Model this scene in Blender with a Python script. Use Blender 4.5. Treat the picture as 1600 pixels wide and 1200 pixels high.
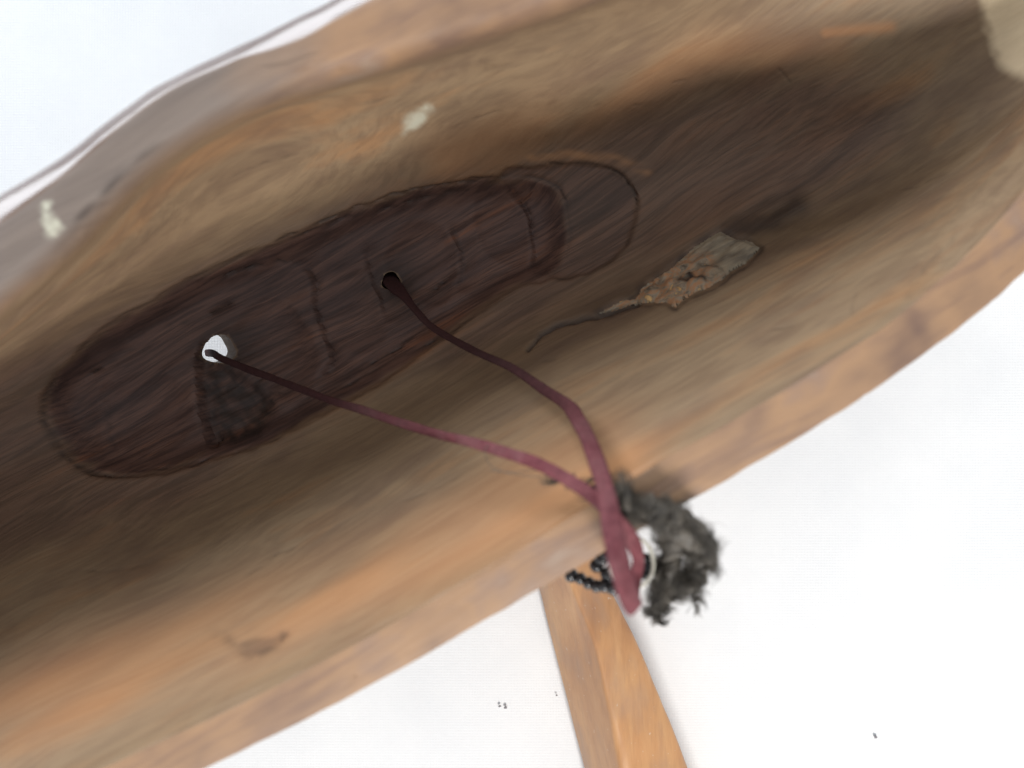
import bpy, bmesh, math, random
import numpy as np
from mathutils import Vector, Matrix
from mathutils.bvhtree import BVHTree

for o in list(bpy.data.objects):
    bpy.data.objects.remove(o, do_unlink=True)
scene = bpy.context.scene
C = scene.collection
rng = np.random.default_rng(7)
random.seed(7)

# ------------------------------------------------------------------ camera
H = 0.490                      # height of the lens above the cloth (m)
cam_d = bpy.data.cameras.new('camera')
cam = bpy.data.objects.new('camera', cam_d)
C.objects.link(cam)
cam.location = (0, 0, H)
cam.rotation_euler = (0, 0, 0)  # looks straight down on the cloth
cam_d.sensor_width = 36.0
cam_d.lens = 36.0
cam_d.clip_start = 0.01
cam_d.clip_end = 50
cam_d.dof.use_dof = True
cam_d.dof.focus_distance = 0.46
cam_d.dof.aperture_fstop = 6.8
scene.camera = cam

# ------------------------------------------------------------------ light
w = bpy.data.worlds.new('World')
scene.world = w
w.use_nodes = True
bg = w.node_tree.nodes['Background']
bg.inputs[0].default_value = (0.86, 0.93, 1.0, 1)
bg.inputs[1].default_value = 0.70


def area(name, loc, target, size, power, col):
    d = bpy.data.lights.new(name, 'AREA')
    d.shape = 'RECTANGLE'
    d.size, d.size_y = size
    d.energy = power
    d.color = col
    o = bpy.data.objects.new(name, d)
    C.objects.link(o)
    o.location = loc
    o.rotation_euler = (Vector(target) - Vector(loc)).to_track_quat('-Z', 'Y').to_euler()
    return o


# a bright window beside the table, on the far side of the near rim
area('window_light', (0.50, -1.50, 1.30), (0, 0, 0.1), (0.42, 0.38), 45.0, (1.0, 0.97, 0.93))
# and a second one across the table, which glints on the varnished outer edge
area('window_light', (-1.1, 1.5, 1.0), (0, 0, 0.1), (1.6, 1.2), 60.0, (0.92, 0.96, 1.0))

vs = scene.view_settings
vs.view_transform = 'Standard'
vs.look = 'None'
vs.exposure = 0.0
vs.gamma = 1.0
scene.render.engine = 'CYCLES'
scene.cycles.max_bounces = 6
scene.cycles.diffuse_bounces = 3

# ------------------------------------------------------------------ helpers
AX = math.radians(30.0)        # the trough's long axis on the cloth
CA, SA = math.cos(AX), math.sin(AX)


def unp(px, py, d):
    """photo pixel + distance below the lens -> world"""
    return ((px - 800) / 1600 * d, (600 - py) / 1600 * d, H - d)


def uv_of(px, py, d):
    x, y, _ = unp(px, py, d)
    return x * CA + y * SA, -x * SA + y * CA


def P(px, py, d):
    return Vector(unp(px, py, d))


def hermite(xs, ys):
    xs = np.asarray(xs, float); ys = np.asarray(ys, float)
    o = np.argsort(xs); xs = xs[o]; ys = ys[o]
    dx = np.diff(xs); sl = np.diff(ys) / dx
    m = np.empty_like(ys)
    m[0] = sl[0]; m[-1] = sl[-1]
    m[1:-1] = (sl[:-1] * dx[1:] + sl[1:] * dx[:-1]) / (dx[1:] + dx[:-1])
    def f(x):
        x = np.clip(x, xs[0], xs[-1])
        i = np.clip(np.searchsorted(xs, x) - 1, 0, len(xs) - 2)
        h = dx[i]; t = (x - xs[i]) / h
        return ((1 + 2*t)*(1-t)**2*ys[i] + t*(1-t)**2*h*m[i]
                + t*t*(3-2*t)*ys[i+1] + t*t*(t-1)*h*m[i+1])
    return f


def from_px(pts, d, extra=()):
    """v(u) spline from photo points taken at distance d, plus (u, v) pairs"""
    a = [uv_of(x, y, d(x) if callable(d) else d) for x, y in pts] + list(extra)
    return hermite([p[0] for p in a], [p[1] for p in a])


def sstep(a, b, x):
    t = np.clip((x - a) / (b - a), 0, 1)
    return t * t * (3 - 2 * t)


_perm = rng.random((4, 256, 256))


def vnoise(x, y, k=0):
    """smooth value noise on arrays"""
    xi = np.floor(x).astype(int); yi = np.floor(y).astype(int)
    fx = x - xi; fy = y - yi
    fx = fx*fx*(3-2*fx); fy = fy*fy*(3-2*fy)
    T = _perm[k]
    g = lambda i, j: T[i & 255, j & 255]
    return ((g(xi, yi)*(1-fx) + g(xi+1, yi)*fx)*(1-fy)
            + (g(xi, yi+1)*(1-fx) + g(xi+1, yi+1)*fx)*fy) * 2 - 1


def seg_dist(px, py, pts, closed=False):
    d = np.full(px.shape, 1e9)
    par = np.zeros(px.shape)
    n = len(pts)
    L = [0.0]
    for i in range(n - (0 if closed else 1)):
        a = pts[i]; b = pts[(i+1) % n]
        L.append(L[-1] + math.hypot(b[0]-a[0], b[1]-a[1]))
    for i in range(n - (0 if closed else 1)):
        ax, ay = pts[i]; bx, by = pts[(i+1) % n]
        vx, vy = bx-ax, by-ay
        l2 = vx*vx + vy*vy
        t = np.clip(((px-ax)*vx + (py-ay)*vy)/l2, 0, 1)
        q = np.hypot(px-ax-t*vx, py-ay-t*vy)
        s = (L[i] + t*math.sqrt(l2)) / L[-1]
        par = np.where(q < d, s, par)
        d = np.minimum(d, q)
    return d, par


def smooth_poly(pts, closed=True, sub=4):
    """Catmull-Rom refinement of a pixel outline"""
    n = len(pts); out = []
    for i in range(n if closed else n - 1):
        g = (lambda k: pts[k % n]) if closed else (lambda k: pts[min(max(k, 0), n-1)])
        p0, p1, p2, p3 = g(i-1), g(i), g(i+1), g(i+2)
        for k in range(sub):
            t = k / sub
            out.append(tuple(0.5*((2*p1[c]) + (-p0[c]+p2[c])*t + (2*p0[c]-5*p1[c]+4*p2[c]-p3[c])*t*t
                                  + (-p0[c]+3*p1[c]-3*p2[c]+p3[c])*t**3) for c in (0, 1)))
    if not closed:
        out.append(tuple(pts[-1]))
    return out


def inside(px, py, pts):
    r = np.zeros(px.shape, bool)
    n = len(pts)
    for i in range(n):
        x0, y0 = pts[i]; x1, y1 = pts[(i+1) % n]
        if y0 == y1:
            continue
        c = ((y0 > py) != (y1 > py)) & (px < (x1-x0)*(py-y0)/(y1-y0) + x0)
        r ^= c
    return r


def sdf(px, py, pts):
    """positive inside"""
    d, _ = seg_dist(px, py, pts, True)
    return np.where(inside(px, py, pts), d, -d)


def mesh_obj(name, verts, faces, mat=None, parent=None, smooth=True):
    me = bpy.data.meshes.new(name)
    me.from_pydata([tuple(v) for v in verts], [], faces)
    me.update()
    if smooth:
        me.polygons.foreach_set('use_smooth', [True]*len(me.polygons))
    if mat:
        me.materials.append(mat)
    o = bpy.data.objects.new(name, me)
    C.objects.link(o)
    if parent:
        o.parent = parent
        o.matrix_parent_inverse = parent.matrix_world.inverted()
    return o


def tag(o, label, cat, group=None, kind=None):
    o['label'] = label
    o['category'] = cat
    if group: o['group'] = group
    if kind: o['kind'] = kind


def empty(name, loc, rz=0):
    o = bpy.data.objects.new(name, None)
    o.location = loc
    o.rotation_euler = (0, 0, rz)
    o.empty_display_size = 0.02
    C.objects.link(o)
    bpy.context.view_layer.update()
    return o


# ------------------------------------------------------------------ materials
class NT:
    def __init__(s, name):
        s.m = bpy.data.materials.new(name)
        s.m.use_nodes = True
        s.t = s.m.node_tree
        s.b = s.t.nodes['Principled BSDF']
        s.coord = s.t.nodes.new('ShaderNodeTexCoord').outputs['Object']
    def n(s, k, **kw):
        a = s.t.nodes.new(k)
        for q, v in kw.items():
            setattr(a, q, v)
        return a
    def link(s, a, b):
        s.t.links.new(a, b)
    def map(s, scale, src=None, loc=(0, 0, 0)):
        a = s.n('ShaderNodeMapping')
        a.inputs['Scale'].default_value = scale
        a.inputs['Location'].default_value = loc
        s.link(src or s.coord, a.inputs[0])
        return a.outputs[0]
    def noise(s, vec, scale=1, detail=4, rough=.55, dist=0):
        a = s.n('ShaderNodeTexNoise')
        a.inputs['Scale'].default_value = scale
        a.inputs['Detail'].default_value = detail
        a.inputs['Roughness'].default_value = rough
        a.inputs['Distortion'].default_value = dist
        s.link(vec, a.inputs['Vector'])
        return a.outputs['Fac']
    def ramp(s, fac, stops):
        a = s.n('ShaderNodeValToRGB')
        e = a.color_ramp.elements
        while len(e) < len(stops):
            e.new(0.5)
        for el, (p, c) in zip(e, stops):
            el.position = p
            el.color = (*c, 1) if len(c) == 3 else c
        s.link(fac, a.inputs[0])
        return a.outputs[0]
    def mix(s, fac, a, b, mode='MIX'):
        m = s.n('ShaderNodeMix', data_type='RGBA', blend_type=mode)
        m.clamp_factor = True
        for i, v in ((0, fac), (6, a), (7, b)):
            if isinstance(v, (int, float)):
                m.inputs[i].default_value = v
            elif isinstance(v, tuple):
                m.inputs[i].default_value = (*v, 1)
            else:
                s.link(v, m.inputs[i])
        return m.outputs[2]
    def math(s, op, a, b=0.5):
        m = s.n('ShaderNodeMath', operation=op)
        for i, v in ((0, a), (1, b)):
            if isinstance(v, (int, float)):
                m.inputs[i].default_value = v
            else:
                s.link(v, m.inputs[i])
        return m.outputs[0]
    def attr(s, name):
        a = s.n('ShaderNodeAttribute')
        a.attribute_name = name
        return a.outputs['Fac']
    def bump(s, h, strength, dist, prev=None):
        a = s.n('ShaderNodeBump')
        a.inputs['Strength'].default_value = strength
        a.inputs['Distance'].default_value = dist
        s.link(h, a.inputs['Height'])
        if prev:
            s.link(prev, a.inputs['Normal'])
        return a.outputs[0]
    def out(s, col, rough, normal=None):
        if isinstance(col, tuple):
            s.b.inputs['Base Color'].default_value = (*col, 1)
        else:
            s.link(col, s.b.inputs['Base Color'])
        if isinstance(rough, (int, float)):
            s.b.inputs['Roughness'].default_value = rough
        else:
            s.link(rough, s.b.inputs['Roughness'])
        if normal:
            s.link(normal, s.b.inputs['Normal'])
        return s.m


def hull_material():
    s = NT('carved_wood')
    warp = s.noise(s.map((6, 14, 14)), 1, 2)
    wv = s.n('ShaderNodeVectorMath', operation='MULTIPLY_ADD')
    s.link(warp, wv.inputs[0]); wv.inputs[1].default_value = (0, .026, .020)
    s.link(s.coord, wv.inputs[2])
    wc = wv.outputs[0]
    big = s.noise(s.map((5, 34, 20), wc), 1, 4, .62)
    mid = s.noise(s.map((11, 150, 45), wc), 1, 4, .68)
    fine = s.noise(s.map((40, 700, 130), wc), 1, 2, .6)
    blot = s.noise(s.map((22, 34, 34)), 1, 3, .6)
    # weathered sapwood: grey-tan to orange-brown
    sap = s.ramp(big, [(.28, (.135, .090, .062)), (.42, (.208, .139, .083)), (.53, (.240, .166, .100)), (.66, (.275, .157, .080)), (.8, (.180, .117, .077))])
    sap = s.mix(s.math('MULTIPLY', s.ramp(mid, [(.34, (1, 1, 1)), (.5, (0, 0, 0))]), .34), sap, (.105, .066, .046))
    sap = s.mix(s.math('MULTIPLY', s.ramp(fine, [(.40, (1, 1, 1)), (.56, (0, 0, 0))]), .20), sap, (.085, .052, .036))
    sap = s.mix(s.math('MULTIPLY', s.ramp(blot, [(.50, (0, 0, 0)), (.70, (1, 1, 1))]), .5), sap, (.135, .086, .060))
    # dark heartwood of the pit, also used to paint the hollow's shade
    heart_shade = s.ramp(mid, [(.25, (.040, .025, .023)), (.45, (.104, .058, .047)), (.6, (.150, .082, .062)), (.72, (.220, .092, .052))])
    heart_shade = s.mix(s.math('MULTIPLY', s.ramp(fine, [(.40, (1, 1, 1)), (.56, (0, 0, 0))]), .5), heart_shade, (.030, .019, .018))
    col = s.mix(s.attr('heart_shade'), sap, heart_shade)
    orange = s.mix(.6, sap, (.46, .215, .09))
    col = s.mix(s.attr('orange'), col, orange)
    rimc = s.ramp(blot, [(.30, (.155, .094, .068)), (.42, (.240, .145, .088)), (.54, (.295, .175, .098)), (.62, (.245, .155, .105)), (.72, (.29, .225, .175))])
    rimc = s.mix(s.math('MULTIPLY', s.ramp(mid, [(.36, (1, 1, 1)), (.5, (0, 0, 0))]), .45), rimc, (.15, .09, .07))
    rimc = s.mix(s.attr('rimgrey'), rimc, s.mix(mid, (.075, .058, .052), (.225, .178, .148)))
    col = s.mix(s.attr('rim'), col, rimc)
    col = s.mix(s.attr('stain_shade'), col, s.mix(fine, (.018, .013, .012), (.05, .033, .027)))
    col = s.mix(s.attr('pale'), col, s.mix(mid, (.52, .40, .25), (.86, .70, .48)))
    col = s.mix(s.math('MULTIPLY', s.attr('paint'), .92), col, (.46, .45, .36))
    varn = s.attr('outer')
    col = s.mix(varn, col, (.085, .045, .035))
    n1 = s.bump(mid, .35, .0010)
    n2 = s.bump(fine, .4, .0006, n1)
    r = s.math('MULTIPLY_ADD', varn, -.35)
    s.t.nodes[-1].inputs[2].default_value = .60
    s.b.inputs['Specular IOR Level'].default_value = .35
    m = s.out(col, r, n2)
    s.link(varn, s.b.inputs['Coat Weight'])
    s.b.inputs['Coat Roughness'].default_value = .2
    return m


def post_material():
    s = NT('orange_wood')
    a = s.noise(s.map((70, 9, 40)), 1, 5, .6, .5)
    f = s.noise(s.map((500, 45, 300)), 1, 3, .6)
    col = s.ramp(a, [(.3, (.40, .185, .075)), (.5, (.50, .25, .105)), (.7, (.58, .32, .145))])
    col = s.mix(s.math('MULTIPLY', s.ramp(f, [(.35, (1, 1, 1)), (.5, (0, 0, 0))]), .15), col, (.25, .11, .05))
    sp = s.noise(s.map((420, 380, 400)), 1, 2)
    col = s.mix(s.math('MULTIPLY', s.ramp(sp, [(.70, (0, 0, 0)), (.74, (1, 1, 1))]), .6), col, (.62, .5, .4))
    gl = s.noise(s.map((60, 30, 60)), 1, 4)
    col = s.mix(s.math('MULTIPLY', s.ramp(gl, [(.5, (0, 0, 0)), (.7, (1, 1, 1))]), .4), col, (.30, .20, .15))
    return s.out(col, .38, s.bump(f, .3, .0004))


def cloth_material():
    s = NT('white_cloth')
    wx = s.n('ShaderNodeTexWave', wave_type='BANDS', bands_direction='X')
    wy = s.n('ShaderNodeTexWave', wave_type='BANDS', bands_direction='Y')
    for a in (wx, wy):
        a.inputs['Scale'].default_value = 420
        a.inputs['Distortion'].default_value = 1.2
        a.inputs['Detail'].default_value = 2
        s.link(s.coord, a.inputs[0])
    h = s.math('ADD', wx.outputs['Fac'], wy.outputs['Fac'])
    dirt = s.noise(s.map((14, 14, 14)), 1, 5, .6)
    col = s.ramp(dirt, [(.3, (.76, .765, .775)), (.7, (.83, .83, .83))])
    return s.out(col, .85, s.bump(h, .35, .0003))


def simple(name, c0, c1, scale, rough, bump=0, dist=.0005, stretch=(1, 1, 1)):
    s = NT(name)
    f = s.noise(s.map(tuple(scale*k for k in stretch)), 1, 4, .6)
    col = s.ramp(f, [(.3, c0), (.7, c1)])
    return s.out(col, rough, s.bump(f, bump, dist) if bump else None)


M_hull = hull_material()
M_post = post_material()
M_cloth = cloth_material()
def cord_material():
    s = NT('maroon_leather')
    f = s.noise(s.map((420, 420, 420)), 1, 4, .65)
    g = s.noise(s.map((60, 60, 60)), 1, 3, .6)
    col = s.ramp(f, [(.3, (.095, .024, .030)), (.7, (.175, .050, .058))])
    col = s.mix(s.math('MULTIPLY', s.ramp(g, [(.45, (0, 0, 0)), (.7, (1, 1, 1))]), .35), col, (.24, .12, .12))
    col = s.mix(s.math('MULTIPLY', s.attr('end_dark'), .8), col, (.022, .014, .013))
    s.b.inputs['Specular IOR Level'].default_value = .2
    return s.out(col, .8, s.bump(f, .6, .0004))


M_cord = cord_material()
M_hair = simple('dark_hair', (.030, .025, .020), (.105, .088, .068), 300, .6)
M_bead = simple('black_bead', (.012, .011, .012), (.03, .028, .03), 200, .22)
M_ring = simple('rawhide_ring', (.42, .40, .33), (.62, .58, .48), 300, .5, .2)
M_speck = simple('dark_lint', (.16, .15, .17), (.3, .28, .28), 300, .8)


def knot_material():
    s = NT('splintered_wood')
    a = s.noise(s.map((110, 210, 160)), 1, 5, .65, .6)
    f = s.noise(s.map((60, 420, 300)), 1, 4, .6)
    col = s.ramp(a, [(.30, (.10, .075, .055)), (.40, (.30, .24, .17)), (.47, (.42, .20, .09)), (.54, (.34, .27, .19)), (.60, (.20, .15, .11)), (.66, (.70, .42, .16)), (.8, (.36, .28, .20))])
    grey = s.mix(s.ramp(f, [(.35, (0, 0, 0)), (.65, (1, 1, 1))]), (.16, .132, .098), (.34, .28, .195))
    col = s.mix(s.attr('grey'), col, grey)
    col = s.mix(s.attr('dark'), col, (.022, .015, .012))
    return s.out(col, .8, s.bump(f, .6, .0008))


M_knot = knot_material()

# ------------------------------------------------------------------ white cloth (the surface everything lies on)
def make_cloth():
    n = 150
    xs = np.linspace(-1, 1, n)
    g = np.sign(xs) * np.abs(xs) ** 2.0 * 2.0
    X, Y = np.meshgrid(g, g)
    Z = -0.0005 - 0.0010 * (1 + vnoise(X*7+40, Y*7+40, 1)) * .5 - 0.0014 * (1 + vnoise(X*3+3*Y+90, Y*13+60, 2)) * .5
    v = np.stack([X, Y, Z], -1).reshape(-1, 3)
    f = [(j*n+i, j*n+i+1, (j+1)*n+i+1, (j+1)*n+i) for j in range(n-1) for i in range(n-1)]
    o = mesh_obj('cloth_ground', v, f, M_cloth)
    o['kind'] = 'structure'
    o['label'] = 'plain white woven cloth spread under the wooden carving'
    return o


cloth = make_cloth()

# ------------------------------------------------------------------ hollow wooden carving
U0, U1 = -0.42, 0.315
VT = 0.035
dR_up = hermite([-.42, -.1, .05, .15, .345], [.312, .31, .31, .325, .335])
dR_lo = hermite([-.42, 0, .06, .12, .17, .22, .345], [.312, .31, .312, .320, .331, .343, .355])
d_low = hermite([0, 800, 1100, 1400, 1600, 1800], [.31, .31, .312, .320, .331, .343])   # the same along the photo's x
dF = hermite([-.42, -.24, -.15, 0, .1, .15, .19, .22, .25, .28, .345], [.41, .434, .44, .44, .438, .431, .414, .392, .365, .345, .335])
dK = hermite([-.42, -.2, -.1, 0, .05, .11, .2, .345], [.42, .452, .470, .483, .489, .489, .455, .39])   # keel (outside)

v_T0 = from_px([(10, 418), (62, 374), (218, 226), (343, 150), (520, 91), (720, 28), (800, 0)], .31,
               [(-.42, .085), (-.2, .094), (.1, .094), (.15, .088), (.2, .082), (.345, .075)])
v_R1 = from_px([(0, 350), (80, 294), (196, 196), (280, 140), (375, 100), (450, 76), (560, 17)], .312,
               [(-.42, .10), (-.2, .110), (.06, .119), (.1, .110), (.15, .104), (.2, .097), (.345, .09)])
v_R2 = from_px([(0, 305), (122, 231), (189, 182), (245, 143), (305, 114), (350, 91), (402, 65), (525, 3)], .322,
               [(-.42, .113), (-.2, .124), (.06, .130), (.1, .121), (.15, .115), (.2, .107), (.345, .10)])
v_T6 = from_px([(175, 1193), (437, 1068), (720, 913), (1040, 717), (1250, 594), (1390, 503), (1515, 392), (1600, 300), (1680, 205)], d_low,
               [(-.42, -.018), (-.25, -.031), (.225, -.004), (.345, .02)])
v_L1 = from_px([(315, 1200), (560, 1080), (839, 920), (1061, 792), (1285, 659), (1495, 509), (1600, 421), (1690, 320)], lambda x: d_low(x)+.003,
               [(-.42, -.034), (-.25, -.047), (.24, -.010), (.345, .01)])
v_T2 = from_px([(0, 605), (100, 540), (300, 425), (520, 325), (650, 290), (830, 240), (1000, 205), (1150, 170), (1290, 155)], .43,
               [(-.42, .085), (-.3, .097), (.23, .044), (.345, .045)])
v_T4 = from_px([(60, 800), (200, 775), (400, 715), (560, 640), (750, 530), (900, 455), (1050, 398), (1200, 350), (1320, 318)], .42,
               [(-.42, .045), (-.3, .052), (.23, -.003), (.345, .02)])


def ring(u):
    """control rings, arrays (N, K) of v and d"""
    t0, r1, r2, t6, l1, t2, t4 = (f(u) for f in (v_T0, v_R1, v_R2, v_T6, v_L1, v_T2, v_T4))
    du, dl, df, dk = dR_up(u), dR_lo(u), dF(u), dK(u)
    h = df - du
    pts = [  # (v, d, tension)
        (t0, du + .003, .9),
        (t0 + .0015, du + .30*h, .9),
        (.35*t0 + .65*t2 + .006, du + .68*h, .9),
        (t2, df - .010, .9),
        (.5*(t2 + t4), df + .002, .9),
        (t4, df - .008, .9),
        (.60*t4 + .40*t6, dl + .66*(df - dl), .9),
        (.25*t4 + .75*t6, dl + .34*(df - dl), .9),
        (t6 + .0010, dl + .005, .8),
        (t6, dl, .15),
        (l1, dl + .003, .5),
        (l1 + .001, dl + .012, .8),
        (l1 + .012, dl + .5*(dk - dl), .9),
        (.4*l1 + .6*t4, dk - .016, .9),
        (.5*(t2 + t4), dk, .9),
        (t2 + .012, dk - .016, .9),
        (r2 - .008, du + .5*(dk - du), .9),
        (r2 - .0005, du + .022, .8),
        (r2, du + .012, .9),
        (r1 + .65*(r2-r1), du + .0042, .8),
        (r1, du + .0008, .5),
    ]
    return (np.stack([p[0] for p in pts], 1), np.stack([p[1] for p in pts], 1), [p[2] for p in pts])


def loft():
    NU = 760
    # denser where the camera looks
    q = np.linspace(0, 1, NU)
    u = hermite([0, .10, .9, 1], [U0, -.25, .28, U1])(q)
    V, D, ten = ring(u)
    # rounded ends
    k = np.ones_like(u)
    a = u > .21;  k[a] = np.sqrt(np.clip(1-((u[a]-.21)/(U1-.21))**2, 0, 1))
    b = u < -.30; k[b] = np.sqrt(np.clip(1-((-.30-u[b])/(-.30-U0))**2, 0, 1))
    k = np.maximum(k, .03)
    V = VT + (V - VT) * k[:, None]
    dmid = .36
    D = dmid + (D - dmid) * (k**.8)[:, None]
    K = V.shape[1]
    cnt = [14, 46, 60, 34, 34, 44, 60, 46, 12, 30, 14, 8, 8, 8, 8, 8, 8, 10, 10, 12, 22]
    Pn = np.stack([V, D], -1)                        # (N, K, 2)
    nxt = np.roll(Pn, -1, 1); prv = np.roll(Pn, 1, 1)
    e1 = nxt - Pn; e0 = Pn - prv
    l1 = np.linalg.norm(e1, axis=-1, keepdims=True) + 1e-9
    l0 = np.linalg.norm(e0, axis=-1, keepdims=True) + 1e-9
    dr = e1/l1 * l0 + e0/l0 * l1
    dr /= np.linalg.norm(dr, axis=-1, keepdims=True) + 1e-9
    cols = []; seg = []
    for i in range(K):
        j = (i+1) % K
        L = l1[:, i]
        for c in range(cnt[i]):
            t = c / cnt[i]
            p = ((1+2*t)*(1-t)**2*Pn[:, i] + t*(1-t)**2*ten[i]*L*dr[:, i]
                 + t*t*(3-2*t)*Pn[:, j] + t*t*(t-1)*ten[j]*L*dr[:, j])
            cols.append(p); seg.append(i + t)
    G = np.stack(cols, 1)                            # (NU, NT, 2)
    seg = np.array(seg)
    return u, G, seg


PIT = smooth_poly([(66, 650), (75, 605), (110, 560), (170, 508), (250, 462), (330, 420), (430, 378), (520, 337), (600, 310), (690, 287),
                   (780, 276), (845, 280), (880, 300), (893, 345), (885, 395), (865, 425), (800, 455), (745, 490), (690, 530), (620, 580),
                   (560, 615), (480, 660), (400, 698), (320, 722), (250, 740), (175, 744), (120, 722), (82, 690)])
LOBE = smooth_poly([(780, 272), (860, 258), (930, 256), (975, 275), (994, 315), (990, 360), (968, 398), (925, 425), (870, 435), (820, 440), (800, 360)])
GOUGE = smooth_poly([(298, 560), (312, 535), (345, 560), (395, 585), (428, 625), (412, 662), (372, 684), (322, 694), (302, 655), (299, 610)])
STEP1 = [(455, 408), (485, 440), (492, 490), (508, 530), (512, 560), (480, 590)]        # tool step across the floor
STEP2 = [(160, 596), (153, 630), (158, 670), (172, 705)]
STEP3 = [(705, 352), (718, 385), (722, 420), (712, 450)]
STEP4 = [(795, 300), (828, 330), (838, 375), (826, 420)]
STEP5 = [(570, 385), (575, 420), (590, 455), (600, 500)]
CRACK = [(822, 548), (845, 525), (868, 510), (900, 501), (932, 494), (960, 478), (995, 470)]
GRAINS = [
    [(95, 560), (130, 535), (175, 505)], [(320, 428), (430, 385), (520, 350), (570, 335)], [(300, 455), (400, 420), (480, 412)],
    [(520, 340), (620, 305), (700, 290), (790, 285)], [(560, 345), (650, 318), (740, 300)], [(655, 462), (700, 430), (740, 405)],
    [(520, 590), (600, 545), (650, 510)], [(560, 612), (630, 570), (700, 520)], [(470, 630), (540, 590), (600, 560)],
    [(180, 735), (300, 722), (410, 690), (520, 640)], [(440, 470), (500, 450), (560, 425)], [(250, 520), (310, 500), (380, 470)],
    [(620, 560), (670, 530), (720, 500)], [(120, 600), (170, 570), (230, 540)], [(330, 640), (420, 610), (470, 590)],
    [(105, 890), (170, 893), (230, 880), (280, 868)], [(925, 168), (945, 158), (962, 150)], [(1048, 132), (1062, 130), (1076, 124)], [(985, 166), (1000, 164), (1016, 156)],
    [(1215, 102), (1228, 118), (1237, 132)], [(350, 282), (410, 258), (470, 240)], [(505, 122), (525, 116), (548, 104)], [(540, 172), (580, 160), (620, 146)],
    [(380, 905), (430, 870), (480, 838)], [(1340, 455), (1332, 480), (1336, 500)], [(1190, 520), (1220, 512), (1250, 505)], [(845, 565), (858, 562), (870, 556)],
    [(620, 790), (680, 765), (730, 740)], [(260, 330), (300, 300), (350, 270)], [(700, 205), (740, 190), (790, 172)], [(1400, 300), (1440, 285), (1480, 268)]]
SCAR = [(338, 990), (362, 1004), (384, 1022), (405, 1020), (430, 1008), (442, 996)]
RIMCRACK = [(80, 398), (130, 338), (172, 292), (205, 262), (230, 236), (262, 210)]
CHIP = smooth_poly([(405, 100), (440, 88), (480, 78), (505, 80), (470, 95), (430, 106)])
KNOT = [(935, 490), (960, 474), (990, 466), (1003, 452), (1040, 425), (1062, 408), (1085, 386), (1100, 377), (1125, 362), (1150, 374), (1175, 378), (1187, 388),
        (1165, 412), (1140, 425), (1128, 438), (1110, 448), (1085, 458), (1068, 468), (1055, 480), (1040, 472), (1005, 474), (985, 478), (955, 488)]
PALE = [(1528, -60), (1538, 30), (1552, 62), (1558, 96), (1575, 110), (1604, 122), (1720, 150), (1720, -60)]


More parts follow.
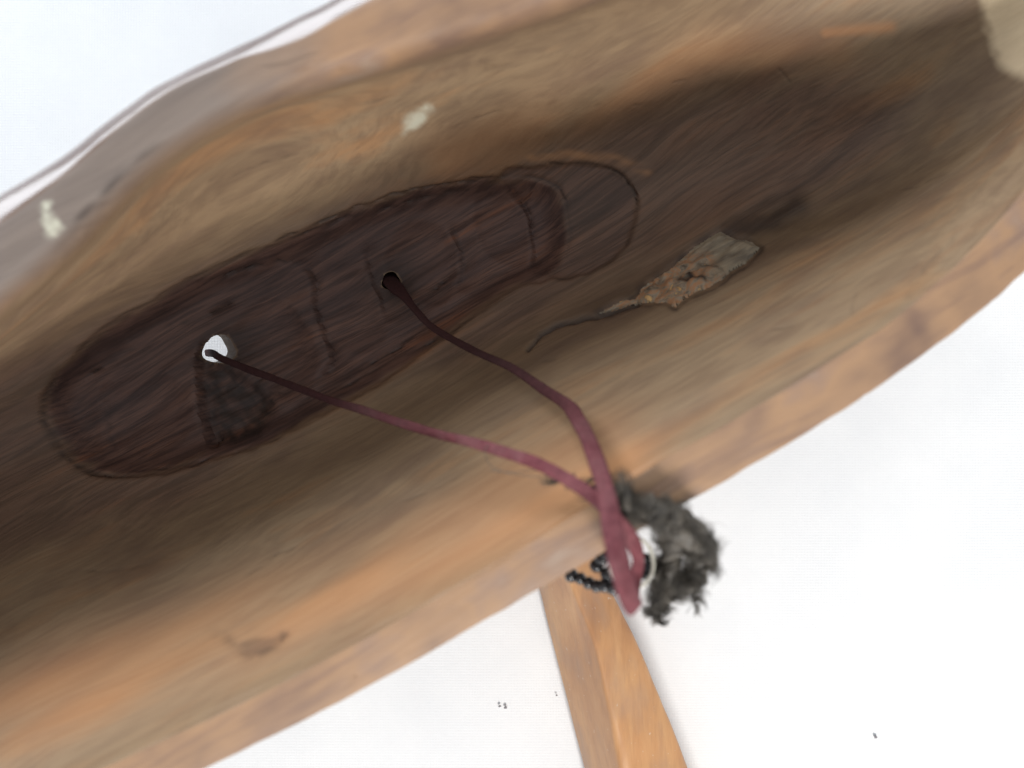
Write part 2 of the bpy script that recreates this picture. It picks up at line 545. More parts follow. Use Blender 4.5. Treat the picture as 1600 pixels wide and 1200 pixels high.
def make_hull():
    u, G, seg = loft()
    NU, NTt, _ = G.shape
    U = np.repeat(u[:, None], NTt, 1)
    V = G[..., 0]; D = G[..., 1].copy()
    S = np.repeat(seg[None, :], NU, 0)
    inner = (S <= 9.0)
    X = U*CA - V*SA; Y = U*SA + V*CA
    px = X/D*1600 + 800; py = 600 - Y/D*1600
    vis = inner & (px > -300) & (px < 1900) & (py > -300) & (py < 1500)
    fx, fy = px[vis], py[vis]
    fu, fv, fs = U[vis], V[vis], S[vis]
    wob = 3.0*vnoise(fx/26, fy/26, 0) + .5*vnoise(fx/9, fy/9, 1)
    wx, wy = fx + wob, fy + 2.5*vnoise(fx/18+50, fy/18, 2)
    disp = np.zeros_like(fx)        # metres, along the inward normal: + = carved away
    stain_shade = np.zeros_like(fx)
    # hand-tool undulation along the grain
    disp += .0007*vnoise(fu*24, fv*60 + fs*2, 1) + .00035*vnoise(fu*60, fv*220+fs*6, 2)
    pit = sdf(wx, wy, PIT)
    disp += .0080*sstep(-6, 46, pit) + .0010*sstep(-3, 5, pit)
    pm = sstep(-4, 14, pit)
    disp += pm*(.0006*vnoise(fu*32, fv*300, 3) + .00015*vnoise(fu*60, fv*800, 0))
    for cx_, cy_, rx_, ry_, am in ((225, 645, 70, 62, .0042), (425, 545, 62, 80, .0050), (545, 480, 50, 70, .0030), (660, 410, 60, 62, .0046), (790, 350, 48, 58, .0040), (120, 640, 40, 60, .0018)):
        ga = .35                                   # overlapping gouge scoops
        xa = (wx-cx_)*math.cos(ga) - (wy-cy_)*math.sin(ga); ya = (wx-cx_)*math.sin(ga) + (wy-cy_)*math.cos(ga)
        disp += am*pm*np.clip(1-(xa/rx_)**2-(ya/ry_)**2, 0, 1)
    lob = sdf(wx, wy, LOBE)
    disp += .0022*sstep(-2, 7, lob)*(1-sstep(-4, 6, pit))
    # thin tool line round the pocket, its groove shading painted dark
    for dd, wdt in ((np.abs(pit-1), 3.2), (np.where(fx > 860, np.abs(lob), 99), 3.2)):
        gate = np.clip(.35 + 1.1*vnoise(fx/34, fy/34, 2), 0, 1)
        disp += .0011*np.exp(-(dd/wdt)**2)*gate
        stain_shade = np.maximum(stain_shade, .6*np.exp(-(dd/(wdt*.8))**2)*gate)
    gg = sdf(wx, wy, GOUGE)
    disp += sstep(-2, np.where(fx < 330, 8, 34), gg)*(.0060 + .0012*vnoise(fu*150, fv*330, 3) + .0005*vnoise(fx/5, fy/5, 1))
    stain_shade = np.maximum(stain_shade, .95*sstep(-4, 20, gg+8*vnoise(fx/14, fy/10, 1))*np.clip(.75+.6*vnoise(fx/9, fy/9, 3), 0, 1))
    for st, amp in ((STEP1, .0036), (STEP2, .0022), (STEP3, .0026), (STEP4, .0034), (STEP5, .0026)):
        sp = smooth_poly(st, False, 4)
        dd, par = seg_dist(wx, wy, sp)
        fade = np.clip(np.minimum(par, 1-par)*6, 0, 1)
        # which side of the cut: a step that runs out over 45 px
        cx = np.interp(wy, [p[1] for p in st], [p[0] for p in st])
        side = np.where(wx > cx, -1.0, 1.0)
        disp += amp*fade*np.where(side < 0, np.exp(-dd/26), np.exp(-(dd/4)**2))
        stain_shade = np.maximum(stain_shade, .4*fade*np.exp(-(dd/3.0)**2)*np.clip(.5+vnoise(fx/15, fy/15, 3), 0, 1))
    for lpts, lw in (([(104, 558), (76, 605), (65, 645), (76, 688), (112, 722), (160, 742), (215, 742), (290, 730)], 2.6),
                     ([(905, 262), (955, 264), (982, 285), (995, 320), (988, 362), (970, 392), (948, 412)], 2.0),
                     ([(300, 440), (380, 400), (470, 360), (560, 325), (650, 297), (740, 284), (800, 278), (850, 285), (876, 300)], 2.0),
                     ([(130, 535), (180, 503), (250, 462), (320, 428)], 1.8)):
        dd, par = seg_dist(wx, wy, smooth_poly(lpts, False, 5))
        fade = np.clip(np.minimum(par, 1-par)*5, 0, 1)*np.clip(.55+1.0*vnoise(fx/30, fy/30, 1), 0, 1)
        disp += .0014*fade*np.exp(-(dd/lw)**2)
        stain_shade = np.maximum(stain_shade, .75*fade*np.exp(-(dd/lw)**2))  # groove shading of the outline painted in
    for gpts in GRAINS:
        dd, par = seg_dist(wx, wy, smooth_poly(gpts, False, 4))
        fade = np.clip(np.minimum(par, 1-par)*5, 0, 1)
        fade = fade*(.32 + .68*pm)*np.clip(.75 + .8*vnoise(fx/16, fy/16, 2), 0, 1)
        disp += .0012*fade*np.exp(-(dd/2.2)**2)
        stain_shade = np.maximum(stain_shade, .85*fade*np.exp(-(dd/2.0)**2))
    dd, par = seg_dist(wx, wy, CRACK)
    wd = 2.0 + 3.5*par
    disp += .0022*np.exp(-(dd/wd)**2)
    stain_shade = np.maximum(stain_shade, .9*np.exp(-(dd/wd)**2))
    kn = sdf(fx, fy, KNOT)
    disp += .0018*sstep(-8, 4, kn)
    stain_shade = np.maximum(stain_shade, .7*np.exp(-((kn+3)/6)**2)*np.clip(.55+.9*vnoise(fx/13, fy/13, 3), 0, 1))  # shadow in the crack round the knot, painted as a dark ring
    dd, par = seg_dist(wx, wy, [(1140, 368), (1175, 358), (1205, 350), (1245, 322)])
    disp += np.exp(-(dd/20)**2)*(-.0006 + .0006*vnoise(fu*90, fv*260, 2))
    stain_shade = np.maximum(stain_shade, .8*np.exp(-(dd/21)**2)*np.clip(.8+.5*vnoise(fu*100, fv*200, 1), 0, 1))
    dd, par = seg_dist(wx, wy, SCAR)
    scg = np.clip(.35+1.1*par, 0, 1)
    disp += .0005*scg*np.exp(-(dd/10)**2)
    stain_shade = np.maximum(stain_shade, .60*scg*np.exp(-(dd/9)**2)*np.clip(.7+.6*vnoise(fx/8, fy/8), 0, 1))
    sc2 = sdf(wx, wy, smooth_poly([(372, 1008), (398, 998), (425, 996), (443, 992), (432, 1010), (408, 1024), (388, 1028), (378, 1018)]))
    stain_shade = np.maximum(stain_shade, .42*sstep(-5, 7, sc2))
    dd, par = seg_dist(wx, wy, RIMCRACK)
    fade = np.clip(np.minimum(par, 1-par)*4, 0, 1)
    disp += .0020*fade*np.exp(-(dd/5)**2)
    stain_shade = np.maximum(stain_shade, .8*fade*np.exp(-(dd/4)**2))
    for a_ in ((300, 560, 26), (352, 545, 30), (612, 440, 26)):      # countersinks round the two holes
        r = np.hypot(fx-a_[0], fy-a_[1])
        if a_[0] != 300:
            disp += .0022*np.exp(-(r/a_[2])**2)
            stain_shade = np.maximum(stain_shade, .75*np.exp(-(r/(a_[2]*1.5))**2))

    # displace along normals
    Z = H - D
    Pw = np.stack([U, V, Z], -1)
    du_ = np.gradient(Pw, axis=0)
    dt_ = np.roll(Pw, -1, 1) - np.roll(Pw, 1, 1)
    N = np.cross(du_, dt_)
    N /= np.linalg.norm(N, axis=-1, keepdims=True) + 1e-12
    midc = (seg > 4).argmax()
    if N[NU//2, midc, 2] < 0:
        N = -N
    DP = np.zeros_like(U); DP[vis] = disp
    rimz = np.clip((S - .0)/.8, 0, 1)*np.clip((9.0-S)/.35, 0, 1)
    DP *= np.where(inner, rimz, 0)
    Pw = Pw - N*DP[..., None]
    # rim faces: knife-cut unevenness, chips
    rim_up = (S >= 19.0) | (S < .02)
    rim_lo = (S >= 9.0) & (S <= 10.2)
    rimm = np.clip((S-19.75)/.3, 0, 1) + np.where(S < 1.5, 1-sstep(0, .8, S), 0)
    riml = np.clip((S-8.95)/.07, 0, 1)*np.clip((10.9-S)/.6, 0, 1)
    nz = .0006*vnoise(U*31, V*60, 2) + .0004*vnoise(U*83+9, V*90, 0)
    Pw[..., 2] += nz*np.clip(rimm + riml, 0, 1)
    Pw[..., 1] += (.0003*vnoise(U*33, S*.8, 3) + .00022*vnoise(U*140, S*.8+7, 1))*np.clip(rimm+riml + (S > 16)*.7, 0, 1)
    nick = np.clip(vnoise(U*150, S*3, 1) - .62, 0, 1)*np.clip(vnoise(U*37+3, S*2, 0)+.4, 0, 1)
    Pw[..., 1] += .006*nick*((S > 9.6) & (S < 11.2))
    chipd = sdf(px.ravel(), py.ravel(), CHIP).reshape(px.shape)
    Pw[..., 2] -= .0012*sstep(-5, 12, chipd)*np.clip(rimm + (S < 1.0), 0, 1)

    STN = np.zeros_like(U); STN[vis] = stain_shade
    HEART_SHADE = np.zeros_like(U)
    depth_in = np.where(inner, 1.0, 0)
    # pit heartwood, plus the hollow's shade painted as a tongue along the grain
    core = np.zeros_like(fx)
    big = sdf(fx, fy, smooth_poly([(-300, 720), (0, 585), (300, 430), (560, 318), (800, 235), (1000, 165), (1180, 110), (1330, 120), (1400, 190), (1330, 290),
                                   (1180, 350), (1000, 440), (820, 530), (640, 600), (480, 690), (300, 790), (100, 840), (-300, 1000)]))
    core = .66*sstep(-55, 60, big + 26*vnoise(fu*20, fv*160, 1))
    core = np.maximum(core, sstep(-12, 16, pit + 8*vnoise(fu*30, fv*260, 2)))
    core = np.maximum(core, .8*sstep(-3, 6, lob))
    HEART_SHADE[vis] = core
    ORG = np.zeros_like(U)
    o1, _ = seg_dist(fx, fy, [(-200, 1160), (100, 1080), (330, 1000), (560, 905), (800, 800), (960, 730)])
    org = np.exp(-(o1/75)**2)*np.clip(.7+.6*vnoise(fu*22, fv*120, 3), 0, 1)
    o2, _ = seg_dist(fx, fy, [(830, 247), (890, 240), (960, 248), (1010, 268)])
    org = np.maximum(org, .7*np.exp(-(o2/8)**2)*np.clip(.8+.8*vnoise(fx/20, fy/9, 1), 0, 1))
    o3, _ = seg_dist(fx, fy, [(700, 245), (900, 180), (1100, 85), (1300, 70)])
    org = np.maximum(org, .55*np.exp(-(o3/38)**2)*np.clip(.6+.8*vnoise(fu*22, fv*120, 3), 0, 1))
    o4, _ = seg_dist(fx, fy, [(1290, 52), (1390, 42)])
    org = np.maximum(org, .9*np.exp(-(o4/10)**2))
    ORG[vis] = org
    RIM = np.clip(rimm + riml, 0, 1)
    RGR = np.clip(rimm, 0, 1)*sstep(.004, -.03, U + .012*vnoise(U*30, V*90, 1))
    OUT = np.clip((S-10.6)/.5, 0, 1)*np.clip((20.1-S)/.3, 0, 1)
    STN = np.maximum(STN, .15*sstep(-4, 12, chipd)*(RIM > .3))
    PAL = sstep(-14, 12, sdf(px.ravel()+4*vnoise(px.ravel()/12, py.ravel()/12), py.ravel(), PALE).reshape(px.shape))*inner

    top_ = (S <= 9.0) | (S > 19.5)
    PNT = np.zeros_like(U)
    nx_, ny_ = px[top_], py[top_]
    for pl, sf in ((smooth_poly([(630, 195), (642, 178), (660, 167), (678, 162), (674, 176), (662, 192), (650, 203), (636, 208)]), 12),
                   (smooth_poly([(66, 318), (76, 316), (82, 335), (94, 350), (93, 366), (82, 372), (71, 366), (69, 345)]), 6)):
        dd_ = sdf(nx_ + 5*vnoise(nx_/11, ny_/11), ny_ + 5*vnoise(nx_/9+7, ny_/9, 1), pl)
        PNT[top_] = np.maximum(PNT[top_], sstep(-sf*.6, sf, dd_)*np.clip(.9 + .35*vnoise(nx_/6, ny_/6, 2), 0, 1))
    verts = Pw.reshape(-1, 3)
    idx = np.arange(NU*NTt).reshape(NU, NTt)
    a = idx[:-1, :]; b = idx[1:, :]
    c = np.roll(b, -1, 1); d = np.roll(a, -1, 1)
    quads = np.stack([a, b, c, d], -1).reshape(-1, 4)
    me = bpy.data.meshes.new('hull')
    nq = len(quads)
    me.vertices.add(len(verts)); me.vertices.foreach_set('co', verts.ravel().astype(np.float32))
    caps = [idx[0, :], idx[-1, ::-1]]
    loops = np.concatenate([quads.ravel()] + caps)
    me.loops.add(len(loops)); me.loops.foreach_set('vertex_index', loops.astype(np.int32))
    me.polygons.add(nq+2)
    starts = np.concatenate([np.arange(nq)*4, [nq*4, nq*4+NTt]])
    me.polygons.foreach_set('loop_start', starts.astype(np.int32))
    me.update(calc_edges=True); me.validate()
    bm = bmesh.new(); bm.from_mesh(me)
    bmesh.ops.recalc_face_normals(bm, faces=bm.faces)
    bm.to_mesh(me); bm.free()
    for nm, arr in (('heart_shade', HEART_SHADE), ('orange', ORG), ('rim', RIM), ('rimgrey', RGR), ('stain_shade', STN), ('pale', PAL), ('paint', PNT), ('outer', OUT)):
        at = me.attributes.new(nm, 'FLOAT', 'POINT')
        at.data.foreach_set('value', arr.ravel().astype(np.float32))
    return me


carving = empty('hollow_wood_carving', (0, 0, 0), AX)
tag(carving, 'long hollow brown wooden carving, its open inside facing up, resting on white cloth', 'wood carving')


def cyl(bm, c, axis, r, h0, h1, n=40, wob=.06):
    z = axis.normalized()
    x = z.orthogonal().normalized(); y = z.cross(x)
    ring_ = []
    for h in (h0, h1):
        ring_.append([bm.verts.new(c + z*h + (x*math.cos(2*math.pi*i/n) + y*math.sin(2*math.pi*i/n))
                      * r*(1+wob*math.sin(3*2*math.pi*i/n+1)+wob*.5*math.sin(5*2*math.pi*i/n))) for i in range(n)])
    bm.faces.new(ring_[0][::-1]); bm.faces.new(ring_[1])
    for i in range(n):
        bm.faces.new((ring_[0][i], ring_[0][(i+1) % n], ring_[1][(i+1) % n], ring_[1][i]))


def cut_holes(me):
    """the two cord holes: one bored right through, the other blind"""
    src = bpy.data.objects.new('hull_source', me)
    src.rotation_euler = (0, 0, AX)
    C.objects.link(src)
    bm = bmesh.new()
    cyl(bm, P(345, 546, .452), Vector((-.56, .06, -1)), .0063, -.03, .06)
    cyl(bm, P(612, 440, .452), Vector((-.22, .15, -1)), .0041, -.02, .016)
    bmesh.ops.recalc_face_normals(bm, faces=bm.faces)
    cm = bpy.data.meshes.new('cutter'); bm.to_mesh(cm); bm.free()
    cut = bpy.data.objects.new('cutter', cm); C.objects.link(cut)
    mod = src.modifiers.new('b', 'BOOLEAN')
    mod.operation = 'DIFFERENCE'; mod.solver = 'MANIFOLD'; mod.object = cut
    bpy.context.view_layer.update()
    dg = bpy.context.evaluated_depsgraph_get()
    ev = src.evaluated_get(dg)
    out = bpy.data.meshes.new_from_object(ev, preserve_all_data_layers=True, depsgraph=dg)
    bpy.data.objects.remove(src); bpy.data.objects.remove(cut)
    return out


hme = cut_holes(make_hull())
hme.name = 'hull'
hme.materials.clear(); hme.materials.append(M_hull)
hme.polygons.foreach_set('use_smooth', [True]*len(hme.polygons))
hme.set_sharp_from_angle(angle=math.radians(50))
hull = bpy.data.objects.new('hull', hme)
C.objects.link(hull)
hull.parent = carving
bpy.context.view_layer.update()
Mw = carving.matrix_world
_co = np.empty(len(hme.vertices)*3, np.float32); hme.vertices.foreach_get('co', _co)
_co = _co.reshape(-1, 3)
print('hull verts', len(_co), 'min z', _co[:, 2].min())
bvh = BVHTree.FromPolygons([Vector((x*CA-y*SA, x*SA+y*CA, z)) for x, y, z in _co.tolist()], [tuple(p.vertices) for p in hme.polygons])


def hit(px, py):
    """where the line of sight through a photo pixel meets the carving"""
    d = Vector(((px-800)/1600, (600-py)/1600, -1)).normalized()
    loc, nrm, _, _ = bvh.ray_cast(Vector((0, 0, H)), d)
    return loc, nrm


def crust(name, poly, step, height, mat, parent, attrs=None, wob=1.2):
    """a thin solid piece lying on the carved surface, outline given in photo pixels"""
    xs = [p[0] for p in poly]; ys = [p[1] for p in poly]
    gx = np.arange(min(xs)-step, max(xs)+2*step, step); gy = np.arange(min(ys)-step, max(ys)+2*step, step)
    X, Y = np.meshgrid(gx, gy)
    X = X + wob*vnoise(X/5+3, Y/5); Y = Y + wob*vnoise(X/5+30, Y/5+8, 1)
    sd = sdf(X.ravel(), Y.ravel(), poly).reshape(X.shape)
    verts = []; vid = -np.ones(X.shape, int); vals = []
    for j in range(X.shape[0]):
        for i in range(X.shape[1]):
            if sd[j, i] > -step:
                loc, nrm = hit(float(X[j, i]), float(Y[j, i]))
                if loc is None:
                    continue
                if nrm.z < 0:
                    nrm = -nrm
                hgt = height(X[j, i], Y[j, i], sd[j, i]) if sd[j, i] > 0 else -.0006
                vid[j, i] = len(verts)
                verts.append(loc + nrm*hgt)
                vals.append((X[j, i], Y[j, i], sd[j, i]))
    faces = []
    for j in range(X.shape[0]-1):
        for i in range(X.shape[1]-1):
            q = (vid[j, i], vid[j+1, i], vid[j+1, i+1], vid[j, i+1])
            if min(q) >= 0:
                faces.append(tuple(int(k) for k in q))
    inv = parent.matrix_world.inverted()
    o = mesh_obj(name, [inv @ v for v in verts], faces, mat)
    o.parent = parent
    if attrs:
        va = np.array(vals)
        for nm, fn in attrs.items():
            at = o.data.attributes.new(nm, 'FLOAT', 'POINT')
            at.data.foreach_set('value', fn(va[:, 0], va[:, 1], va[:, 2]).astype(np.float32))
    return o


def knot_h(x, y, s):
    a_ = x*.87 - y*.5; b_ = x*.5 + y*.87
    r = float(vnoise(np.array([a_/16]), np.array([b_/5]), 1)[0])
    r2 = float(vnoise(np.array([a_/7]), np.array([b_/3]), 2)[0])
    grey = 1/(1+math.exp(-((x-1085)+(405-y))/9))
    return .0008 + .0016*min(s/10, 1) + (1-.6*grey)*(.0015*r + .0004*r2)


def knot_grey(x, y, s):
    a = 1/(1+np.exp(-((x-1095)*.8+(412-y))/8))
    b = sstep(25, -10, x-940)
    return np.clip(a*(1-np.exp(-((x-1107)**2+(y-413)**2)/90)) + b, 0, 1)


def knot_dark(x, y, s):
    d1, _ = seg_dist(x, y, [(1064, 448), (1078, 444), (1093, 442), (1104, 444)])
    d2, _ = seg_dist(x, y, [(1078, 436), (1084, 440)])
    d3, _ = seg_dist(x, y, [(1090, 420), (1108, 422), (1130, 426)])
    d4, _ = seg_dist(x, y, [(1005, 456), (1025, 448), (1040, 446)])
    return np.clip(np.exp(-(d1/2.6)**2) + np.exp(-(d2/5)**2) + .7*np.exp(-(d3/1.6)**2) + .6*np.exp(-(d4/1.6)**2), 0, 1)


kn = crust('splintered_knot', KNOT, 2.6, knot_h, M_knot, carving, {'grey': knot_grey, 'dark': knot_dark})
kn['label'] = 'rough grey and orange splintered knot'
# ------------------------------------------------------------------ orange wooden post under the carving
def make_post():
    # photo edges of the upper faces, at their own height above the cloth
    k = [  # py, left edge, ridge, second ridge, right edge
        (730, 793, 824, 838, 876), (800, 810, 846, 858, 900), (918, 841, 893, 900, 953), (1004, 862, 926, 931, 995), (1100, 886, 948, 955, 1036),
        (1200, 911, 968, 984, 1076), (1330, 942, 996, 1018, 1124), (1500, 982, 1034, 1060, 1182), (1700, 1030, 1080, 1108, 1245)]
    rows = []
    for (py, a, r, r2, b) in k:
        hl, hr, hr2, hb = .004, .0440, .0445, .031
        A = P(a, py, H-hl); R = P(r, py, H-hr); R2 = P(r2, py, H-hr2); B = P(b, py, H-hb)
        rows.append([Vector((A.x+.004, A.y, .0008)), A, R, R2, B, Vector((B.x-.005, B.y, .0008))])
    # round every corner of the section a little, then loft along the post
    def soft(row, r=.0022):
        out = []
        n_ = len(row)
        for i in range(n_):
            p, q, t = row[i-1], row[i], row[(i+1) % n_]
            a_ = q + (p-q).normalized()*min(r, (p-q).length*.4); b_ = q + (t-q).normalized()*min(r, (t-q).length*.4)
            for k_ in range(5):
                f = k_/4
                out.append(a_*(1-f)**2 + q*2*f*(1-f) + b_*f*f)
        fine = []
        for i in range(len(out)):
            p, q = out[i], out[(i+1) % len(out)]
            m_ = max(1, round((q-p).length/.004))
            fine.append(p)
        return fine
    secs = [soft(r_) for r_ in rows]
    flat_ = np.array([[tuple(v) for v in sec] for sec in secs])        # (rows, ring, 3)
    ring_n = flat_.shape[1]
    # extra points across the facets
    dense = []
    for i in range(ring_n):
        dense.append(flat_[:, i])
        if i % 5 == 4:
            for f in (.2, .4, .6, .8):
                dense.append(flat_[:, i]*(1-f) + flat_[:, (i+1) % ring_n]*f)
    dense = np.stack(dense, 1)
    ring_n = dense.shape[1]
    tt = np.linspace(0, len(rows)-1, 130)
    grid = np.stack([np.stack([hermite(range(len(rows)), dense[:, i, c])(tt) for c in range(3)], -1) for i in range(ring_n)], 1)
    nn = .0007*vnoise(grid[..., 0]*60, grid[..., 1]*22+5, 1) + .0003*vnoise(grid[..., 0]*190, grid[..., 1]*90, 2)
    up_ = grid[..., 2] > .003
    grid[..., 2] += nn*up_; grid[..., 0] += nn*.5*up_
    bm = bmesh.new()
    vr = [[bm.verts.new(v) for v in row] for row in grid]
    for i in range(len(vr)-1):
        for j in range(ring_n):
            bm.faces.new((vr[i][j], vr[i][(j+1) % ring_n], vr[i+1][(j+1) % ring_n], vr[i+1][j]))
    bm.faces.new(vr[0]); bm.faces.new(vr[-1][::-1])
    bmesh.ops.recalc_face_normals(bm, faces=bm.faces)
    me = bpy.data.meshes.new('wooden_post'); bm.to_mesh(me); bm.free()
    me.materials.append(M_post)
    me.polygons.foreach_set('use_smooth', [True]*len(me.polygons))
    o = bpy.data.objects.new('wooden_post', me); C.objects.link(o)
    tag(o, 'tapered orange wooden post with cut facets lying on the cloth under the carving', 'post')
    return o


post = make_post()

# ------------------------------------------------------------------ tubes
def spline3(pts, n):
    """arc-resampled Catmull-Rom through tuples of any length"""
    pts = np.array(pts, float)
    out = []
    m = len(pts)
    for i in range(m-1):
        p0, p1, p2, p3 = pts[max(i-1, 0)], pts[i], pts[i+1], pts[min(i+2, m-1)]
        for t in np.linspace(0, 1, 24, endpoint=False):
            out.append(.5*((2*p1) + (-p0+p2)*t + (2*p0-5*p1+4*p2-p3)*t*t + (-p0+3*p1-3*p2+p3)*t**3))
    out.append(pts[-1])
    out = np.array(out)
    L = np.concatenate([[0], np.cumsum(np.linalg.norm(np.diff(out[:, :3], axis=0), axis=1))])
    q = np.linspace(0, L[-1], n)
    return np.stack([np.interp(q, L, out[:, c]) for c in range(out.shape[1])], 1)


def strap(path, ns=14, flat=.5):
    """path rows: x y z width roll -> rounded flat thong"""
    T = np.gradient(path[:, :3], axis=0); T /= np.linalg.norm(T, axis=1, keepdims=True)
    verts = []; faces = []
    for i in range(len(path)):
        t = Vector(T[i]); p = Vector(path[i, :3])
        view = (Vector((0, 0, H)) - p).normalized()
        sx = t.cross(Vector((0, 0, 1)))
        if sx.length < .05: sx = t.cross(Vector((1, 0, 0)))
        sx.normalize(); sy = sx.cross(t)
        r = path[i, 4]
        ax = sx*math.cos(r) + sy*math.sin(r); ay = -sx*math.sin(r) + sy*math.cos(r)
        w_ = path[i, 3]/2
        for k in range(ns):
            a = 2*math.pi*k/ns
            c, s_ = math.cos(a), math.sin(a)
            e = .7
            verts.append(p + ax*w_*math.copysign(abs(c)**e, c) + ay*w_*flat*math.copysign(abs(s_)**e, s_))
    n = len(path)
    for i in range(n-1):
        for k in range(ns):
            faces.append((i*ns+k, i*ns+(k+1) % ns, (i+1)*ns+(k+1) % ns, (i+1)*ns+k))
    faces.append(tuple(range(ns))[::-1]); faces.append(tuple(range((n-1)*ns, n*ns)))
    return verts, faces


cp = [  # px, py, d, width m, roll
    (598, 424, .470, .0080, .3), (608, 436, .459, .0082, .3), (620, 449, .450, .0076, .3), (634, 464, .443, .0052, .3), (650, 484, .436, .0036, .3), (680, 515, .424, .0034, .2), (740, 548, .406, .0035, .1), (800, 576, .389, .0037, .0),
    (850, 608, .371, .0042, -.1), (885, 634, .352, .0052, -.2), (905, 660, .332, .0056, -.1), (925, 700, .313, .0057, .0), (943, 760, .292, .0058, .1), (957, 830, .281, .0064, .2), (970, 890, .277, .0068, .2),
    (981, 930, .277, .0068, .1), (989, 947, .284, .0060, .0), (992, 936, .302, .0044, .0), (996, 905, .312, .0040, .0), (999, 872, .310, .0046, .0),
    (985, 835, .301, .0050, .0), (955, 800, .298, .0050, .1), (915, 766, .299, .0048, .1), (850, 730, .308, .0045, .1),
    (780, 706, .322, .0042, .1), (650, 668, .354, .0038, .1), (560, 640, .380, .0036, .1), (480, 612, .405, .0034, .1), (410, 586, .430, .0034, .1), (365, 568, .447, .0034, .1), (345, 560, .455, .0036, .1), (333, 553, .464, .0038, .1), (322, 552, .476, .0038, .1)]
path = spline3([(*unp(a, b, d), wd, r) for a, b, d, wd, r in cp], 320)
qq = np.linspace(0, 1, len(path))
path[:, 3] *= .9 + .06*vnoise(qq*60, qq*0, 1) + .04*vnoise(qq*170, qq*0+3, 2)
path[:, 4] += .5*vnoise(qq*16, qq*0+5, 0)
path[:, :3] += np.stack([.0005*vnoise(qq*26, qq*0+k*3.3, 3) for k in range(3)], 1)
v_, f_ = strap(path)
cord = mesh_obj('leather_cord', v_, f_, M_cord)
gr = np.repeat(sstep(.46, .14, qq) + sstep(.56, .88, qq), 14)      # darker towards its two ends
cord.data.attributes.new('end_dark', 'FLOAT', 'POINT').data.foreach_set('value', gr.astype(np.float32))
tag(cord, 'dark red leather cord running out of two holes and looped through the hair tassel', 'cord')

# ------------------------------------------------------------------ hair tassel with ring and beads
tas = empty('hair_tassel', P(1010, 850, .315))
tag(tas, 'shaggy dark grey hair tassel with black beads hanging over the wooden rim', 'tassel')


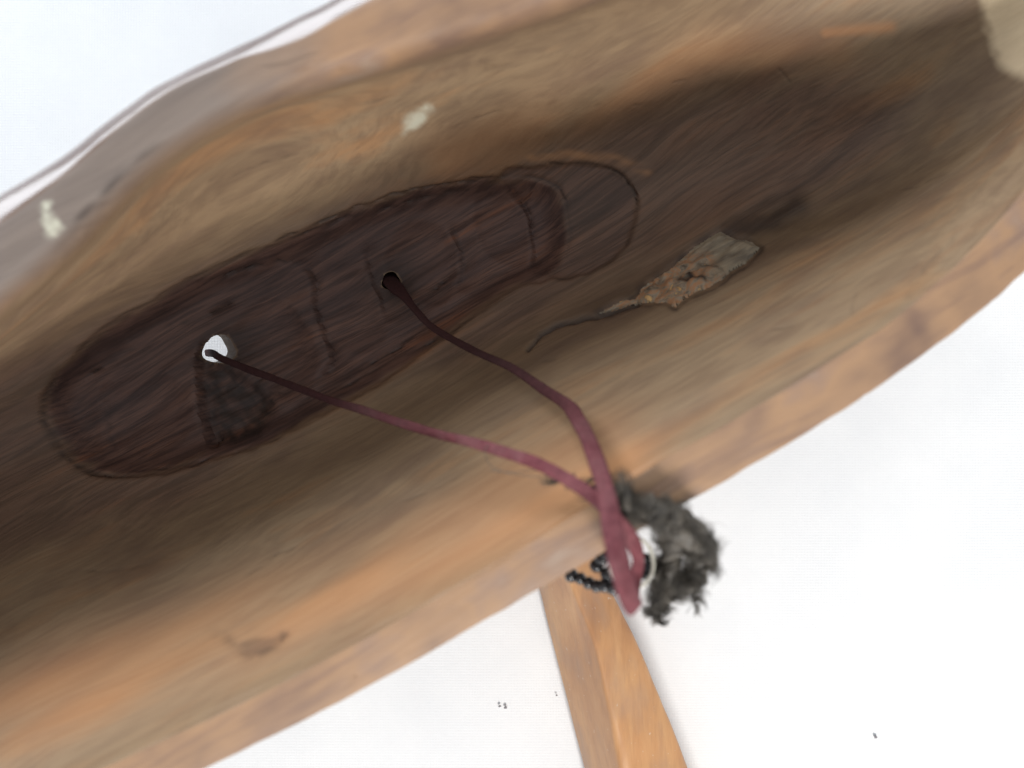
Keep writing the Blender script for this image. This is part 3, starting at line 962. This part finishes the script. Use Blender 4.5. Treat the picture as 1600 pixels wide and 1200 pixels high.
def hair():
    spine = spline3([(*unp(868, 747, .312), .0012), (*unp(905, 757, .306), .0022), (*unp(955, 775, .303), .0040), (*unp(1010, 797, .302), .0050), (*unp(1055, 818, .305), .0056),
                     (*unp(1092, 848, .310), .0046), (*unp(1098, 880, .318), .0038), (*unp(1078, 908, .322), .0040), (*unp(1050, 918, .325), .0042), (*unp(1032, 945, .326), .0036), (*unp(1026, 966, .328), .0020)], 120)
    low = spline3([(*unp(1052, 835, .312), .0050), (*unp(1046, 870, .317), .0044), (*unp(1038, 905, .320), .0042), (*unp(1030, 950, .326), .0026)], 40)
    tails = spline3([(*unp(1075, 905, .318), .0026), (*unp(1088, 930, .322), .0016), (*unp(1084, 952, .326), .0010)], 20)
    verts = []; faces = []
    def strand(p, d, L, r, curl, kink, ph):
        n = 7
        d = d.normalized()
        x = d.orthogonal().normalized()
        y = d.cross(x)
        base = len(verts)
        for i in range(n):
            t = i/(n-1)
            a = ph + t*kink
            c = p + d*L*t + (x*(math.cos(a)-math.cos(ph)) + y*(math.sin(a)-math.sin(ph)))*curl
            rr = r*(1-.75*t)
            for k in range(3):
                b = 2.094*k
                verts.append(c + (x*math.cos(b) + y*math.sin(b))*rr)
        for i in range(n-1):
            for k in range(3):
                faces.append((base+i*3+k, base+i*3+(k+1) % 3, base+i*3+3+(k+1) % 3, base+i*3+3+k))
    for sp, locks, per in ((spine, 110, 40), (low, 34, 36), (tails, 6, 22)):
        T = np.gradient(sp[:, :3], axis=0)
        for q in range(locks):
            i = min(len(sp)-1, int((q + random.random())/locks*len(sp)))
            if sp is spine and i < 22 and q % 3:
                continue
            c = Vector(sp[i, :3]); R = sp[i, 3]
            off = Vector((random.gauss(0, 1), random.gauss(0, 1), random.gauss(0, 1))).normalized()
            t = Vector(T[i]).normalized()
            root = c + off*R*random.uniform(.1, .75)
            d = t*random.choice((-1, 1, 1))*random.uniform(.5, 1.2) + off*random.uniform(-.35, .35) + Vector((random.gauss(0, .45), random.gauss(0, .45), random.gauss(0, .45)))
            L = random.uniform(.004, .009); cu = random.uniform(.0008, .0026)*(.35 if sp[i, 3] < .003 else 1); kk = random.uniform(2, 7)
            ph = random.uniform(0, 6.28)
            for _ in range(per):
                jit = Vector((random.gauss(0, 1), random.gauss(0, 1), random.gauss(0, 1)))
                strand(root + jit*R*.13, d.normalized() + jit*random.uniform(.02, .11), L*random.uniform(.55, 1.1), random.uniform(.00010, .00019),
                       cu*random.uniform(.8, 1.2), kk, ph + random.gauss(0, .35))
    # a few loose long hairs
    for pts in ([(870, 746, .310), (810, 742, .312), (770, 730, .316), (757, 706, .322), (768, 690, .326)],
                [(880, 750, .309), (840, 735, .31), (800, 738, .315), (765, 735, .32)],
                [(1080, 915, .318), (1094, 935, .321), (1090, 955, .325), (1098, 965, .327)],
                [(1072, 930, .32), (1080, 945, .322), (1072, 958, .326)],
                [(1000, 785, .300), (1060, 795, .303), (1110, 850, .31), (1118, 880, .315)]):
        sp = spline3([unp(*p) for p in pts], 30)
        base = len(verts)
        for i in range(30):
            for k in range(3):
                b = 2.094*k
                verts.append(Vector(sp[i]) + Vector((math.cos(b), math.sin(b), .4*math.sin(b+1)))*.00014)
        for i in range(29):
            for k in range(3):
                faces.append((base+i*3+k, base+i*3+(k+1) % 3, base+i*3+3+(k+1) % 3, base+i*3+3+k))
    o = mesh_obj('hair', verts, faces, M_hair, tas)
    o['kind'] = 'stuff'
    # matted felt core so that the lock is not see-through
    for nm, sp, sc in (('matted_core', spine[26:114], .78), ('matted_core', low, .78)):
        rows = np.column_stack([sp[:, :3], sp[:, 3]*2*sc, np.zeros(len(sp))])
        v, f = strap(rows, 12, .85)
        v = [p + Vector((float(vnoise(np.array([p.x*420]), np.array([p.y*420+p.z*300]), q)[0]) for q in (0, 1, 2)))*.0018 for p in v]
        mesh_obj(nm, v, f, M_hair, tas)


hair()


def torus(name, c, nrm, R, r, mat, parent, n=48, m=8, wob=.05):
    z = Vector(nrm).normalized(); x = z.orthogonal().normalized(); y = z.cross(x)
    verts = []; faces = []
    for i in range(n):
        a = 2*math.pi*i/n
        q = R*(1+wob*math.sin(2*a+.6)+wob*.6*math.sin(3*a))
        e = x*math.cos(a)+y*math.sin(a)
        for k in range(m):
            b = 2*math.pi*k/m
            verts.append(c + e*(q+r*math.cos(b)) + z*r*1.8*math.sin(b))
    for i in range(n):
        for k in range(m):
            faces.append((i*m+k, ((i+1) % n)*m+k, ((i+1) % n)*m+(k+1) % m, i*m+(k+1) % m))
    return mesh_obj(name, verts, faces, mat, parent)


torus('hide_ring', P(988, 880, .312), (.25, .1, 1), .0072, .00055, M_ring, tas)


def bead_mesh():
    prof = [(.35, -.85), (.75, -.72), (1.0, -.30), (1.0, .30), (.75, .72), (.35, .85)]
    n = 12; verts = []; faces = []
    for r, z in prof:
        for k in range(n):
            a = 2*math.pi*k/n
            verts.append((r*math.cos(a), r*math.sin(a), z))
    m = len(prof)
    for i in range(m):
        j = (i+1) % m
        for k in range(n):
            faces.append((i*n+k, i*n+(k+1) % n, j*n+(k+1) % n, j*n+k))
    me = bpy.data.meshes.new('bead'); me.from_pydata(verts, [], faces)
    me.polygons.foreach_set('use_smooth', [True]*len(me.polygons))
    me.materials.append(M_bead)
    return me


bme = bead_mesh()
strings = [[(893, 899, .334), (907, 904, .332), (920, 911, .330), (932, 916, .328), (945, 915, .326), (958, 919, .324)],
           [(932, 884, .328), (940, 873, .325), (951, 866, .321)],
           [(948, 897, .326), (957, 890, .323), (962, 900, .322)],
           [(1006, 872, .317), (1010, 884, .317), (1007, 896, .318)]]
for st in strings:
    for i, q in enumerate(st):
        a = Vector(unp(*st[max(i-1, 0)])); b = Vector(unp(*st[min(i+1, len(st)-1)]))
        o = bpy.data.objects.new('bead', bme); C.objects.link(o)
        o.parent = tas
        o.location = Vector(unp(*q)) - tas.location
        o.rotation_euler = (b-a).to_track_quat('Z', 'Y').to_euler()
        s_ = .0022*random.uniform(.9, 1.12)
        o.scale = (s_, s_, s_*random.uniform(.75, .95))
    sp = spline3([unp(*q) for q in st], 24)
    base = []; fcs = []
    for i in range(24):
        for k in range(4):
            base.append(Vector(sp[i]) + Vector((math.cos(1.571*k), math.sin(1.571*k), .5*math.cos(1.571*k+.7)))*.00035)
    for i in range(23):
        for k in range(4):
            fcs.append((i*4+k, i*4+(k+1) % 4, i*4+4+(k+1) % 4, i*4+4+k))
    mesh_obj('bead_thread', base, fcs, M_hair, tas)

# ------------------------------------------------------------------ specks of lint in the cloth
for (px_, py_, r_) in ((781, 1104, .0007), (790, 1106, .0008), (1369, 1152, .0009), (870, 1087, .0005)):
    bm = bmesh.new()
    bmesh.ops.create_icosphere(bm, subdivisions=1, radius=r_)
    for v in bm.verts:
        v.co *= random.uniform(.6, 1.3); v.co.z *= .5
    me = bpy.data.meshes.new('lint_speck'); bm.to_mesh(me); bm.free(); me.materials.append(M_speck)
    o = bpy.data.objects.new('lint_speck', me); C.objects.link(o)
    p = P(px_, py_, H)
    o.location = (p.x, p.y, -.0005); o.parent = cloth
